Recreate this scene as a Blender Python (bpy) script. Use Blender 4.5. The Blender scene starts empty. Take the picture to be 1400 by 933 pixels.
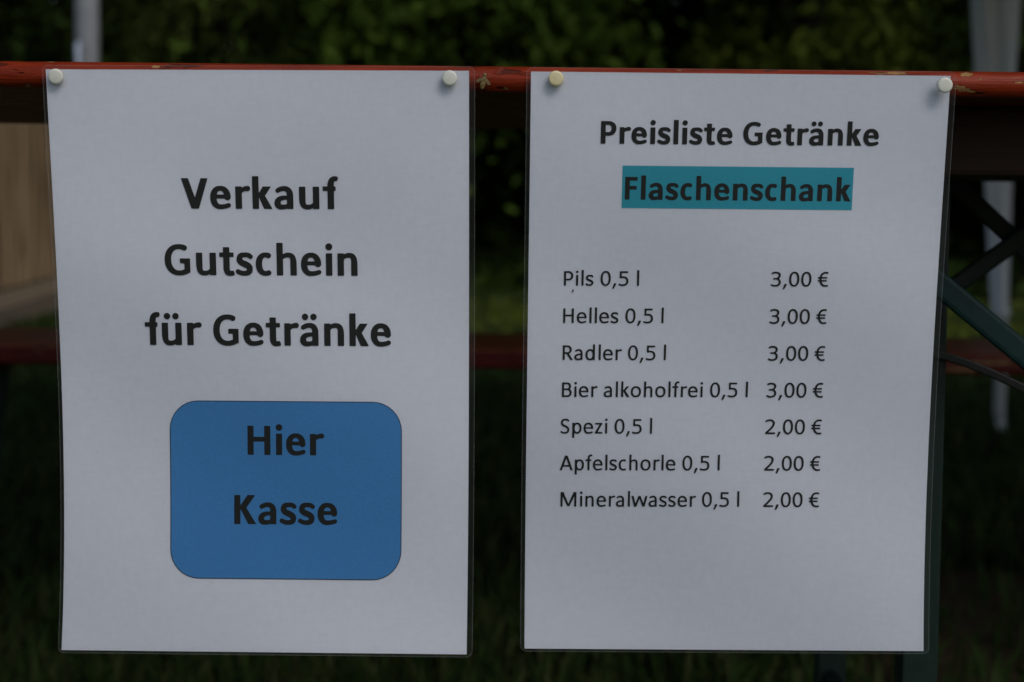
import bpy, math, random
import numpy as np
from mathutils import Vector, Matrix, Euler
from mathutils.geometry import delaunay_2d_cdt

random.seed(7)
rng = np.random.default_rng(11)
scene = bpy.context.scene
COL = scene.collection

# ------------------------------------------------------------------ camera
F = 2700.0                       # focal length in photo pixels (1400 wide)
CAM_H = 0.69
PITCH = math.radians(4.36)
ROLL = math.radians(0.62)
cam = bpy.data.cameras.new('camera')
cam.sensor_width = 36.0
cam.lens = 36.0 * F / 1400.0
cam.clip_start = 0.02
cam.clip_end = 2000
cam.dof.use_dof = True
cam.dof.focus_distance = 0.995
cam.dof.aperture_fstop = 11.0
cam_ob = bpy.data.objects.new('camera', cam)
COL.objects.link(cam_ob)
CAMM = (Matrix.Translation((0, 0, CAM_H)) @ Matrix.Rotation(math.pi/2 - PITCH, 4, 'X')
        @ Matrix.Rotation(ROLL, 4, 'Z'))
cam_ob.matrix_world = CAMM
scene.camera = cam_ob
CM = np.array(CAMM)

# ------------------------------------------------------------------ sky, sun, exposure
SUN_EL, SUN_AZ = math.radians(46), math.radians(148)   # behind the camera, to the right
world = bpy.data.worlds.new('World')
scene.world = world
world.use_nodes = True
wn = world.node_tree
wn.nodes.clear()
sky = wn.nodes.new('ShaderNodeTexSky')
sky.sky_type = 'NISHITA'
sky.sun_disc = False
sky.sun_elevation = SUN_EL
sky.sun_rotation = SUN_AZ
sky.air_density = 1.0
sky.dust_density = 2.2
sky.ozone_density = 1.3
bg = wn.nodes.new('ShaderNodeBackground')
bg.inputs['Strength'].default_value = 0.10
wo = wn.nodes.new('ShaderNodeOutputWorld')
wn.links.new(sky.outputs[0], bg.inputs['Color'])
wn.links.new(bg.outputs[0], wo.inputs['Surface'])
sun = bpy.data.lights.new('sun', 'SUN')
sun.energy = 1.1
sun.angle = math.radians(32)
sun.color = (1.0, 0.97, 0.93)
sun_ob = bpy.data.objects.new('sun', sun)
COL.objects.link(sun_ob)
sdir = Vector((math.sin(SUN_AZ) * math.cos(SUN_EL), math.cos(SUN_AZ) * math.cos(SUN_EL), math.sin(SUN_EL)))
sun_ob.rotation_euler = sdir.to_track_quat('Z', 'Y').to_euler()
sun_ob.location = sdir * 30
scene.view_settings.view_transform = 'Standard'
scene.view_settings.look = 'None'
scene.view_settings.gamma = 1.0
scene.view_settings.use_curve_mapping = False
scene.view_settings.exposure = -0.10
scene.render.engine = 'CYCLES'
scene.cycles.transparent_max_bounces = 16
scene.cycles.max_bounces = 8

# ------------------------------------------------------------------ helpers
def W(px, py, d):
    """world point seen at photo pixel (px, py) at camera depth d"""
    v = CAMM @ Vector(((px-700)/F*d, -(py-466.5)/F*d, -d))
    return v

def Wnp(px, py, d):
    px, py, d = np.broadcast_arrays(np.asarray(px, float), np.asarray(py, float), np.asarray(d, float))
    p = np.stack([(px-700)/F*d, -(py-466.5)/F*d, -d, np.ones_like(d)], -1)
    return (p @ CM.T)[..., :3]

def ground_at(px, py):
    a = W(px, py, 1.0); o = Vector((0, 0, CAM_H))
    t = -CAM_H / (a - o).z
    return o + (a - o) * t

def tag(o, label=None, cat=None, group=None, kind=None):
    if label: o['label'] = label
    if cat: o['category'] = cat
    if group: o['group'] = group
    if kind: o['kind'] = kind
    return o

def thing(name, label, cat, loc=(0, 0, 0), rot=(0, 0, 0), group=None):
    o = bpy.data.objects.new(name, None)
    o.empty_display_size = 0.05
    COL.objects.link(o)
    o.location = loc
    o.rotation_euler = rot
    return tag(o, label, cat, group)

def rel(parent):
    """world position of a thing's base, so parts can be given in world space"""
    p, m = parent, Matrix.Identity(4)
    chain = []
    while p is not None:
        chain.append(Matrix.Translation(p.location) @ p.rotation_euler.to_matrix().to_4x4())
        p = p.parent
    for c in reversed(chain):
        m = m @ c
    return m

def obj(name, verts, faces, mat, parent=None, smooth=False, world_space=True):
    if parent is not None and world_space:
        inv = rel(parent).inverted()
        verts = [inv @ Vector(v) for v in verts]
    me = bpy.data.meshes.new(name)
    me.from_pydata([tuple(v) for v in verts], [], [tuple(f) for f in faces])
    me.update()
    if smooth:
        me.polygons.foreach_set('use_smooth', [True]*len(me.polygons))
    if mat: me.materials.append(mat)
    o = bpy.data.objects.new(name, me)
    COL.objects.link(o)
    if parent is not None: o.parent = parent
    return o

class MB:
    def __init__(s): s.v, s.f = [], []
    def add(s, v, f):
        n = len(s.v)
        s.v += [Vector(p) for p in v]
        s.f += [tuple(i+n for i in q) for q in f]
        return s
    def box(s, x0, x1, y0, y1, z0, z1, b=0.0):
        """box with chamfered edges"""
        if b <= 0:
            v = [(x, y, z) for x in (x0, x1) for y in (y0, y1) for z in (z0, z1)]
            return s.add(v, [(0, 1, 3, 2), (4, 6, 7, 5), (0, 4, 5, 1), (2, 3, 7, 6), (0, 2, 6, 4), (1, 5, 7, 3)])
        import bmesh
        bm = bmesh.new()
        bmesh.ops.create_cube(bm, size=1)
        for q in bm.verts:
            q.co = Vector((x0+(q.co.x+.5)*(x1-x0), y0+(q.co.y+.5)*(y1-y0), z0+(q.co.z+.5)*(z1-z0)))
        bmesh.ops.bevel(bm, geom=bm.edges[:], offset=b, segments=2, affect='EDGES', profile=0.7)
        bm.verts.index_update()
        s.add([q.co.copy() for q in bm.verts], [[q.index for q in f.verts] for f in bm.faces])
        bm.free()
        return s
    def tube(s, pts, rad, n=12, caps=True, ry=None):
        """round tube (or flat bar if ry given) along points"""
        pts = [Vector(p) for p in pts]
        rads = rad if isinstance(rad, (list, tuple)) else [rad]*len(pts)
        base = len(s.v)
        up = Vector((0, -1, 0))
        for i, p in enumerate(pts):
            t = (pts[min(i+1, len(pts)-1)] - pts[max(i-1, 0)]).normalized()
            a = up.cross(t)
            if a.length < 1e-4: a = Vector((1, 0, 0))
            a.normalize(); b = t.cross(a).normalized()
            for k in range(n):
                th = 2*math.pi*(k+.5)/n
                c, q = math.cos(th), math.sin(th)
                if ry is not None:     # squarish section
                    c = math.copysign(abs(c)**.35, c); q = math.copysign(abs(q)**.35, q)
                s.v.append(p + a*c*rads[i] + b*q*(ry if ry is not None else rads[i]))
        for i in range(len(pts)-1):
            for k in range(n):
                k2 = (k+1) % n
                s.f.append((base+i*n+k, base+i*n+k2, base+(i+1)*n+k2, base+(i+1)*n+k))
        if caps:
            s.f.append(tuple(base+k for k in reversed(range(n))))
            s.f.append(tuple(base+(len(pts)-1)*n+k for k in range(n)))
        return s
    def build(s, name, mat, parent=None, smooth=False, world_space=True):
        return obj(name, s.v, s.f, mat, parent, smooth, world_space)

# ------------------------------------------------------------------ materials
class NT:
    def __init__(s, name):
        s.m = bpy.data.materials.new(name); s.m.use_nodes = True
        s.t = s.m.node_tree; s.t.nodes.clear()
        s.out = s.n('ShaderNodeOutputMaterial')
    def n(s, kind, **kw):
        q = s.t.nodes.new(kind)
        for k, v in kw.items(): setattr(q, k, v)
        return q
    def put(s, sock, v):
        if hasattr(v, 'links'): s.t.links.new(v, sock)
        else: sock.default_value = v
    def math(s, op, a, b=0.0, c=None, clamp=False):
        q = s.n('ShaderNodeMath', operation=op, use_clamp=clamp)
        s.put(q.inputs[0], a); s.put(q.inputs[1], b)
        if c is not None: s.put(q.inputs[2], c)
        return q.outputs[0]
    def vm(s, op, a, b):
        q = s.n('ShaderNodeVectorMath', operation=op)
        s.put(q.inputs[0], a); s.put(q.inputs[1], b)
        return q
    def coord(s, which='Object'):
        return s.n('ShaderNodeTexCoord').outputs[which]
    def noise(s, scale, detail=4, rough=.55, vec=None, stretch=None, dist=0.0):
        v = vec if vec is not None else s.coord()
        if stretch: v = s.vm('MULTIPLY', v, stretch).outputs[0]
        q = s.n('ShaderNodeTexNoise')
        s.put(q.inputs['Vector'], v)
        q.inputs['Scale'].default_value = scale
        q.inputs['Detail'].default_value = detail
        q.inputs['Roughness'].default_value = rough
        q.inputs['Distortion'].default_value = dist
        return q.outputs['Fac']
    def mapr(s, v, a, b, c=0.0, d=1.0):
        q = s.n('ShaderNodeMapRange')
        s.put(q.inputs[0], v)
        for i, x in enumerate((a, b, c, d)): q.inputs[i+1].default_value = x
        return q.outputs[0]
    def mix(s, f, a, b):
        q = s.n('ShaderNodeMix', data_type='RGBA')
        s.put(q.inputs[0], f)
        for sock, v in ((q.inputs[6], a), (q.inputs[7], b)):
            if hasattr(v, 'links'): s.t.links.new(v, sock)
            else: sock.default_value = (*v, 1)
        return q.outputs[2]
    def bsdf(s, color, rough=.5, spec=.5, metal=0.0, bump=None, bstr=.2, bdist=.001, coat=0.0):
        p = s.n('ShaderNodeBsdfPrincipled')
        if hasattr(color, 'links'): s.t.links.new(color, p.inputs['Base Color'])
        else: p.inputs['Base Color'].default_value = (*color, 1)
        s.put(p.inputs['Roughness'], rough)
        p.inputs['Specular IOR Level'].default_value = spec
        p.inputs['Metallic'].default_value = metal
        p.inputs['Coat Weight'].default_value = coat
        if bump is not None:
            b = s.n('ShaderNodeBump')
            b.inputs['Strength'].default_value = bstr
            b.inputs['Distance'].default_value = bdist
            s.t.links.new(bump, b.inputs['Height'])
            s.t.links.new(b.outputs[0], p.inputs['Normal'])
        return p
    def done(s, shader):
        s.t.links.new(shader.outputs[0] if hasattr(shader, 'outputs') else shader, s.out.inputs['Surface'])
        return s.m

def simple(name, c1, c2=None, scale=20, rough=.5, spec=.5, metal=0, stretch=None, bstr=.15, bdist=.001, detail=4):
    t = NT(name)
    nz = t.noise(scale, detail, stretch=stretch)
    c = t.mix(t.mapr(nz, .3, .7), c1, c2 if c2 else c1)
    return t.done(t.bsdf(c, rough, spec, metal, nz, bstr, bdist))

def red_paint(name, spots=(), base=(.275, .032, .008), dark=(.14, .016, .006), amount=.70, chip=(.36, .20, .075), seat_z=None):
    """gloss red wood paint, brushed along x, chipped to bare wood; spots = (x, y, z, rx, rz) worn places"""
    t = NT(name)
    co = t.coord()
    grain = t.noise(18, 5, .6, co, (1.2, 14, 14))
    fine = t.noise(90, 4, .6, co, (.6, 2.5, 2.5))
    col = t.mix(t.mapr(grain, .36, .66), base, dark)
    col = t.mix(t.mapr(t.noise(34, 4, .65, co, (.35, 5, 5)), .45, .70, 0, .7), col, dark)
    col = t.mix(t.mapr(t.noise(7, 3, .5, co), .55, .75, 0, .5), col, tuple(.7*c for c in dark))
    edge = t.noise(260, 5, .7, co, (.55, 1.2, 1.4))
    m = t.mapr(t.noise(46, 6, .68, co, (.55, 2.0, 2.0)), amount, amount+.015)
    for (x, y, z, rx, rz) in spots:
        d = t.vm('SUBTRACT', co, (x, y, z)).outputs[0]
        d = t.vm('MULTIPLY', d, (1/rx, 1/.008, 1/rz)).outputs[0]
        q = t.n('ShaderNodeVectorMath', operation='LENGTH'); t.put(q.inputs[0], d)
        e = t.math('ADD', q.outputs['Value'], t.math('MULTIPLY', t.math('SUBTRACT', edge, .5), 3.4))
        m = t.math('MAXIMUM', m, t.mapr(e, 1.0, .85))
    bare = t.mix(t.mapr(fine, .35, .7), chip, tuple(.55*c for c in chip))
    col = t.mix(m, col, bare)
    if seat_z is not None:          # upper face painted a lighter brown for the light it catches
        sx = t.n('ShaderNodeSeparateXYZ'); t.put(sx.inputs[0], co)
        lit_top = t.math('MULTIPLY', t.mapr(sx.outputs[2], seat_z-.003, seat_z-.001), t.mapr(t.noise(11, 5, .65, co, (.5, 3, 1)), .3, .6, .35, 1.0))
        col = t.mix(lit_top, col, (.20, .055, .026))
    dents = t.mapr(t.noise(70, 3, .55, co, (.45, 1.6, 1.6)), .61, .66)
    col = t.mix(t.math('MULTIPLY', dents, .8), col, (.05, .012, .008))
    rough = t.math('ADD', t.mapr(m, 0, 1, .30, .75), t.mapr(fine, .3, .7, -.05, .1))
    h = t.math('SUBTRACT', t.math('ADD', t.math('MULTIPLY', grain, .5), t.math('MULTIPLY', fine, .35)),
               t.math('ADD', t.math('MULTIPLY', m, .5), t.math('MULTIPLY', dents, .8)))
    return t.done(t.bsdf(col, rough, .13, 0, h, .8, .0016))

def paper_mat():
    t = NT('white_paper')
    co = t.coord()
    f1 = t.noise(500, 3, .6, co, (1, 1, .35)); f2 = t.noise(500, 3, .6, co, (.35, 1, 1))
    f = t.math('ADD', t.math('MULTIPLY', f1, .5), t.math('MULTIPLY', f2, .5))
    c = t.mix(t.mapr(f, .35, .65), (.71, .735, .81), (.755, .785, .865))
    c = t.mix(t.mapr(t.noise(14, 3, .5, co), .4, .75, 0, .35), c, (.675, .715, .79))
    return t.done(t.bsdf(c, .75, .25, 0, f, .12, .0003))

def ink_mat(name, c, v=.12):
    t = NT(name)
    f = t.noise(700, 3, .6)
    col = t.mix(t.mapr(f, .35, .65), tuple(x*(1-v) for x in c), tuple(x*(1+v) for x in c))
    col = t.mix(t.mapr(t.noise(16, 4, .6), .4, .7, 0, .5), col, tuple(x*(1-1.4*v) for x in c))
    return t.done(t.bsdf(col, .6, .3))

def film_mat(name, haze, tint=(.86, .9, .92)):
    """clear laminating film: mostly see-through, a little milky, a weak reflection"""
    t = NT(name)
    tr = t.n('ShaderNodeBsdfTransparent')
    di = t.n('ShaderNodeBsdfDiffuse'); di.inputs['Color'].default_value = (*tint, 1)
    gl = t.n('ShaderNodeBsdfGlossy')
    gl.inputs['Roughness'].default_value = .22
    co = t.coord()
    wob = t.noise(9, 3, .5, co)
    bu = t.n('ShaderNodeBump'); bu.inputs['Strength'].default_value = .25; bu.inputs['Distance'].default_value = .004
    t.t.links.new(wob, bu.inputs['Height']); t.t.links.new(bu.outputs[0], gl.inputs['Normal'])
    a = t.n('ShaderNodeMixShader')
    a.inputs[0].default_value = haze
    t.t.links.new(tr.outputs[0], a.inputs[1]); t.t.links.new(di.outputs[0], a.inputs[2])
    fr = t.n('ShaderNodeFresnel'); fr.inputs['IOR'].default_value = 1.15
    b = t.n('ShaderNodeMixShader')
    t.t.links.new(fr.outputs[0], b.inputs[0])
    t.t.links.new(a.outputs[0], b.inputs[1]); t.t.links.new(gl.outputs[0], b.inputs[2])
    return t.done(b)

def leaf_mat(name, c1, c2, c3, scale=1.2):
    t = NT(name)
    g = t.n('ShaderNodeNewGeometry')
    q = t.n('ShaderNodeMath', operation='FRACT')
    col = t.mix(t.mapr(t.noise(scale, 3, .5), .35, .65), c1, c2)
    col = t.mix(t.mapr(g.outputs['Random Per Island'], .55, 1.0), col, c3)
    p = t.bsdf(col, .7, .12)
    tl = t.n('ShaderNodeBsdfTranslucent'); t.t.links.new(col, tl.inputs['Color'])
    m = t.n('ShaderNodeMixShader'); m.inputs[0].default_value = .25
    t.t.links.new(p.outputs[0], m.inputs[1]); t.t.links.new(tl.outputs[0], m.inputs[2])
    return t.done(m)

M_PAPER = paper_mat()
M_INK = ink_mat('black_print', (.008, .0085, .008))
M_BLUE = ink_mat('blue_print', (.058, .255, .57), .05)
M_LINE = ink_mat('dark_blue_outline', (.012, .03, .06))
M_TEAL = ink_mat('turquoise_print', (.026, .345, .455), .05)
M_FILM = film_mat('laminating_film', .009)
M_BORDER = film_mat('fused_film', .004)
M_RIM = film_mat('film_rim', .06)
M_PIN = simple('ivory_plastic', (.62, .63, .54), (.70, .71, .62), 300, .42, .5, bstr=.05)
M_PIN_Y = simple('yellowed_plastic', (.66, .56, .30), (.72, .64, .40), 700, .45, .5, bstr=.1)
M_STEEL = simple('steel', (.5, .5, .5), (.6, .6, .6), 200, .35, .5, 1.0)
M_GREEN = simple('green_metal_paint', (.0015, .018, .0175), (.004, .028, .027), 120, .5, .25, bstr=.25, bdist=.0006)
M_SHADED_GREEN = simple('shaded_green_metal_paint', (.002, .012, .009), (.004, .018, .014), 120, .5, .3, bstr=.25, bdist=.0006)  # table leg green with the shade under the tabletop mixed in
M_BLACK = simple('blackened_steel', (.010, .012, .012), (.02, .022, .02), 200, .5, .3)
M_RAW = simple('stained_dark_wood', (.030, .012, .007), (.05, .019, .010), 30, .6, .3, stretch=(1.2, 10, 10), bstr=.3)

# ------------------------------------------------------------------ ground and sky-side setting
def ground_material():
    t = NT('lawn_soil')
    co = t.coord()
    n1 = t.noise(3.0, 6, .65, co); n2 = t.noise(40, 5, .7, co)
    col = t.mix(t.mapr(n1, .35, .65), (.020, .040, .010), (.040, .065, .016))
    col = t.mix(t.mapr(n2, .50, .72), col, (.016, .022, .008))
    q = t.vm('SUBTRACT', co, (.80, 3.0, 0)).outputs[0]
    q = t.vm('MULTIPLY', q, (1.9, 1.25, 0)).outputs[0]
    L = t.n('ShaderNodeVectorMath', operation='LENGTH'); t.put(L.inputs[0], q)
    e = t.math('ADD', L.outputs['Value'], t.math('MULTIPLY', t.math('SUBTRACT', n1, .5), 1.6))
    col = t.mix(t.mapr(e, 1.0, .6, 0, .85), col, t.mix(t.mapr(n2, .4, .6), (.09, .055, .032), (.05, .028, .016)))
    return t.done(t.bsdf(col, .9, .2, 0, n2, .6, .02))
R = 400
gv, gf = [], []
xs = [-R, -60, -20, -8, -4, -2, 0, 2, 4, 8, 20, 60, R]
ys = [-R, -60, -20, -6, -2, 0, 2, 4, 6, 9, 12, 20, 60, R]
for j, y in enumerate(ys):
    for i, x in enumerate(xs):
        gv.append((x, y, 0))
for j in range(len(ys)-1):
    for i in range(len(xs)-1):
        a = j*len(xs)+i
        gf.append((a, a+1, a+1+len(xs), a+len(xs)))
tag(obj('ground', gv, gf, ground_material()), kind='structure')

# grass blades: one mesh, uncountable
def grass():
    n = 90000
    # more blades nearer the camera
    y = 1.9 + 13.5*rng.random(n)**1.25
    x = (rng.random(n)*2-1)*(0.8 + .30*y)
    patch = ((x-.80)*1.9)**2 + ((y-3.0)*1.25)**2
    keep = (patch > .55) | (rng.random(n) < .22)
    x, y = x[keep], y[keep]; n = len(x)
    clump = (np.sin(x*5.1+y*2.3)+np.sin(x*2.2-y*4.7)+np.sin(y*7.3+x*.7))/3
    h = (.035+.055*rng.random(n))*(1+.45*clump)
    h[rng.random(n) < .02] *= 1.5
    w = .0022+.0025*rng.random(n)
    w = w*(1+.16*y)
    az = rng.random(n)*2*np.pi
    lean = rng.random(n)*.9
    dx, dy = np.cos(az), np.sin(az)
    lx, ly = np.cos(az+1.2), np.sin(az+1.2)
    v = np.zeros((n, 5, 3))
    mx, my = x+lx*lean*h*.35, y+ly*lean*h*.35
    tx, ty = x+lx*lean*h, y+ly*lean*h
    v[:, 0] = np.stack([x-dx*w, y-dy*w, np.zeros(n)-.003], 1)
    v[:, 1] = np.stack([x+dx*w, y+dy*w, np.zeros(n)-.003], 1)
    v[:, 2] = np.stack([mx+dx*w*.8, my+dy*w*.8, h*.6], 1)
    v[:, 3] = np.stack([tx, ty, h*(1-.25*lean)], 1)
    v[:, 4] = np.stack([mx-dx*w*.8, my-dy*w*.8, h*.6], 1)
    idx = np.arange(n)[:, None]*5 + np.arange(5)[None]
    m = leaf_mat('grass_blade', (.024, .050, .010), (.036, .062, .013), (.062, .07, .025), .8)
    o = obj('grass', v.reshape(-1, 3), idx.tolist(), m)
    tag(o, 'short dark green lawn grass growing under and beyond the bench', 'grass', kind='stuff')
grass()

def lit_grass():
    n = 16000
    x = (rng.random(n)*2-1)*5.5
    y = 8.8+2.6*rng.random(n)
    keep = x > -1.6-.05*y
    x, y = x[keep], y[keep]; n = len(x)
    h = (.035+.06*rng.random(n))*(1+.5*np.sin(x*3.1)*np.sin(x*1.3+y*2))
    w = .006+.006*rng.random(n)
    az = rng.random(n)*2*np.pi; lz = rng.random(n)*2*np.pi; lean = .2+.6*rng.random(n)
    dx, dy = np.cos(az)*w, np.sin(az)*w
    lx, ly = np.cos(lz)*lean*h, np.sin(lz)*lean*h
    v = np.zeros((n, 5, 3))
    v[:, 0] = np.stack([x-dx, y-dy, np.zeros(n)], 1); v[:, 1] = np.stack([x+dx, y+dy, np.zeros(n)], 1)
    v[:, 2] = np.stack([x+lx*.4+dx*.8, y+ly*.4+dy*.8, h*.6], 1); v[:, 3] = np.stack([x+lx, y+ly, h], 1)
    v[:, 4] = np.stack([x+lx*.4-dx*.8, y+ly*.4-dy*.8, h*.6], 1)
    idx = np.arange(n)[:, None]*5 + np.arange(5)[None]
    m = leaf_mat('lit_grass_blade', (.095, .130, .014), (.12, .155, .018), (.15, .17, .03), .8)  # lawn in full light: the brightness is put into the blade colour
    tag(obj('lit_grass', v.reshape(-1, 3), idx.tolist(), m), 'yellow green grass coloured brighter to look lit along the foot of the bushes', 'grass', kind='stuff')
lit_grass()

# ------------------------------------------------------------------ foliage
def leaf_quads(centres, size, normal_bias=None, droop=0.0, narrow=.45):
    """folded leaf shapes (six vertices, two faces sharing a midrib) at the given points"""
    n = len(centres)
    d = rng.normal(size=(n, 3)); d[:, 2] -= droop
    d /= np.linalg.norm(d, axis=1)[:, None]
    s = rng.normal(size=(n, 3)); s -= (s*d).sum(1)[:, None]*d
    s /= np.linalg.norm(s, axis=1)[:, None]
    u = np.cross(d, s)
    L = size*(.6+.8*rng.random(n)); Wd = L*narrow
    c = centres
    v = np.zeros((n, 6, 3))
    v[:, 0] = c - d*(L*.5)[:, None]
    v[:, 1] = c + d*(L*.5)[:, None]
    v[:, 2] = c - d*(L*.12)[:, None] + s*(Wd*.5)[:, None] + u*(Wd*.18)[:, None]
    v[:, 3] = c + d*(L*.22)[:, None] + s*(Wd*.42)[:, None] + u*(Wd*.18)[:, None]
    v[:, 4] = c - d*(L*.12)[:, None] - s*(Wd*.5)[:, None] + u*(Wd*.18)[:, None]
    v[:, 5] = c + d*(L*.22)[:, None] - s*(Wd*.42)[:, None] + u*(Wd*.18)[:, None]
    b = np.arange(n)[:, None]*6
    f = np.concatenate([b+np.array([[0, 2, 3, 1]]), b+np.array([[0, 1, 5, 4]])], 0)
    return v.reshape(-1, 3), f

M_BARK = simple('bark', (.03, .022, .014), (.055, .042, .028), 14, .9, .2, stretch=(4, 4, .7), bstr=.8, bdist=.02)

def bush(name, label, cat, x, y, rx, ry, h, nclump, per, leaf, mat, z0=.1, droop=.2, clump_r=.22, narrow=.45):
    t = thing(name, label, cat, (x, y, 0))
    cs = []
    limbs = MB()
    limbs.tube([(x, y, -.05), (x+.03, y, h*.35), (x-.02, y+.04, h*.8)], [.07, .05, .015], 8)
    for k in range(nclump):
        a = rng.random()*2*np.pi
        zz = z0 + (h-z0)*rng.random()**.85
        prof = math.sqrt(max(.05, 1-((zz-.45*h)/(.62*h))**2))
        rr = prof*(.45+.55*rng.random()**.5)*(.8+.4*rng.random())
        c = np.array([x+rx*rr*math.cos(a), y+ry*rr*math.sin(a), zz])
        if k % 5 == 0:
            limbs.tube([(x, y, max(.1, zz*.55)), tuple(.5*(np.array([x, y, zz*.75])+c)), tuple(c)], [.025, .015, .006], 6)
        r = clump_r*(.6+.8*rng.random())
        p = rng.normal(size=(per, 3))*np.array([r, r, r*.55])*.7
        p[:, 2] -= (p[:, 0]**2+p[:, 1]**2)/max(r, .01)*.35
        cs.append(c+p)
    v, f = leaf_quads(np.concatenate(cs), leaf, droop=droop, narrow=narrow)
    v[:, 2] = np.maximum(v[:, 2], .01)
    obj('crown', v, f.tolist(), mat, t)
    limbs.build('trunk', M_BARK, t, True)
    return t

L_DARK = leaf_mat('dark_leaf', (.022, .042, .006), (.032, .058, .008), (.048, .078, .010))
L_MID = leaf_mat('mid_leaf', (.038, .070, .008), (.055, .098, .011), (.08, .125, .014))
L_YEL = leaf_mat('yellow_green_leaf', (.042, .064, .006), (.064, .090, .008), (.095, .115, .012))
L_CON = leaf_mat('conifer_needle', (.050, .076, .014), (.075, .105, .020), (.085, .115, .024))

bush('dark_bush', 'very dark leafy bush at left behind the grey metal pole', 'bush', -2.9, 13.2, 1.0, .9, 3.6, 70, 80, .085, L_DARK, z0=1.2)
bush('conifer', 'feathery olive green conifer just right of the grey metal pole', 'tree', -1.6, 12.6, .80, .8, 4.6, 260, 90, .11, L_CON, z0=.9, droop=1.1, clump_r=.17, narrow=.16)
bush('leafy_bush', 'green leafy bush rising above the gap between the two notices', 'bush', -.42, 12.1, .92, .75, 2.9, 76, 100, .115, L_MID, z0=1.35, clump_r=.30)
bush('yellow_green_bush', 'yellowish green small leaved bush above the price list heading', 'bush', 1.88, 12.3, .70, .7, 3.0, 66, 90, .085, L_YEL, z0=1.1, clump_r=.20)
bush('low_bush', 'dark green bush behind the white tent leg at right', 'bush', 3.3, 12.6, 1.0, .9, 3.3, 120, 70, .085, L_DARK, z0=1.2)

def woodland():
    n = 120000
    c = np.zeros((n, 3))
    c[:, 0] = (rng.random(n)*2-1)*12
    c[:, 1] = 14.3+5.5*rng.random(n)
    c[:, 2] = 9*rng.random(n)**1.2
    lump = np.sin(c[:, 0]*1.9+c[:, 2]*1.3)*np.sin(c[:, 2]*2.1-c[:, 0]*.8)+np.sin(c[:, 0]*.7+c[:, 1])
    c = c[lump > -1.3]
    # upper crowns above view, pushed forward over the lawn to shade the bushes
    m = 60000
    d = np.zeros((m, 3))
    d[:, 0] = (rng.random(m)*2-1)*12
    d[:, 2] = 3.4+6.5*rng.random(m)
    d[:, 1] = 14.5-5.8*np.sqrt(np.clip(1-((d[:, 2]-6.4)/3.4)**2, 0, 1))*rng.random(m)**.5
    lump = np.sin(d[:, 0]*1.5+1)*np.sin(d[:, 2]*1.7+d[:, 0])
    d = d[lump > -.75]
    # low undergrowth in front of the trunks
    q = 9000
    e = np.zeros((q, 3))
    e[:, 0] = (rng.random(q)*2-1)*8
    e[:, 1] = 12.4+1.6*rng.random(q)
    e[:, 2] = (.10+.14*(e[:, 1]-12.4)/1.6+.08*np.sin(e[:, 0]*3.3))*rng.random(q)**.7
    e = e[e[:, 0] > -2.2]
    v, f = leaf_quads(np.concatenate([c, d, e]), .26, droop=.3, narrow=.55)
    v[:, 2] = np.maximum(v[:, 2], .01)
    o = obj('woodland', v, f.tolist(), L_DARK)
    tag(o, 'dark mass of trees closing off the lawn behind everything', 'woodland', kind='stuff')
woodland()

# ------------------------------------------------------------------ wooden fence at left
def fence():
    A = Vector((-2.52, 7.9, 0)); B = Vector((-2.90, 13.0, 0))
    t = thing('wooden_fence', 'pale brown board fence with a low beam at its foot, far left', 'fence', tuple((A+B)/2))
    d = (B-A).normalized(); nrm = Vector((d.y, -d.x, 0))     # faces right, towards the lawn
    if nrm.x < 0: nrm = -nrm
    Ltot = (B-A).length
    mb = MB(); s = 0; k = 0
    def slab(s0, s1, o0, o1, z0, z1):
        v = []
        for ss in (s0, s1):
            for oo in (o0, o1):
                for zz in (z0, z1):
                    v.append(A+d*ss+nrm*oo+Vector((0, 0, zz)))
        return v, [(0, 1, 3, 2), (4, 6, 7, 5), (0, 4, 5, 1), (2, 3, 7, 6), (0, 2, 6, 4), (1, 5, 7, 3)]
    while s < Ltot:
        w = .20+.08*random.random()
        off = random.uniform(-.006, .006)
        mb.add(*slab(s, min(s+w-.04, Ltot), off-.012, off+.012, .14, 1.24+random.uniform(-.03, .03)))
        s += w
    wood = NT('weathered_boards')
    co = wood.coord()
    g = wood.noise(9, 4, .6, co, (2.2, 2.2, .22))
    pr = wood.n('ShaderNodeNewGeometry').outputs['Random Per Island']
    c = wood.mix(wood.mapr(g, .40, .62), (.42, .29, .165), (.13, .088, .05))
    c = wood.mix(wood.math('MULTIPLY', wood.mapr(pr, .3, 1.0), .75), c, (.20, .145, .085))
    m = wood.done(wood.bsdf(c, .8, .25, 0, g, .5, .01))
    mb.build('boards', m, t)
    mb = MB()
    mb.add(*slab(-.05, Ltot+.05, .02, .30, 0, .13))
    mb.build('foot_beam', simple('grey_beam', (.13, .10, .07), (.19, .155, .115), 12, .85, .2, stretch=(5, .8, 5), bstr=.5, bdist=.01), t)
    mb = MB()
    for q in (.35, 1.0):
        mb.add(*slab(0, Ltot, -.06, -.02, q-.04, q+.04))
    mb.build('rail', m, t)
    for q in (.1, Ltot*.5, Ltot-.1):
        mb = MB(); mb.add(*slab(q-.045, q+.045, -.15, -.062, -.05, 1.18))
        mb.build('post', m, t)
fence()

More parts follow.
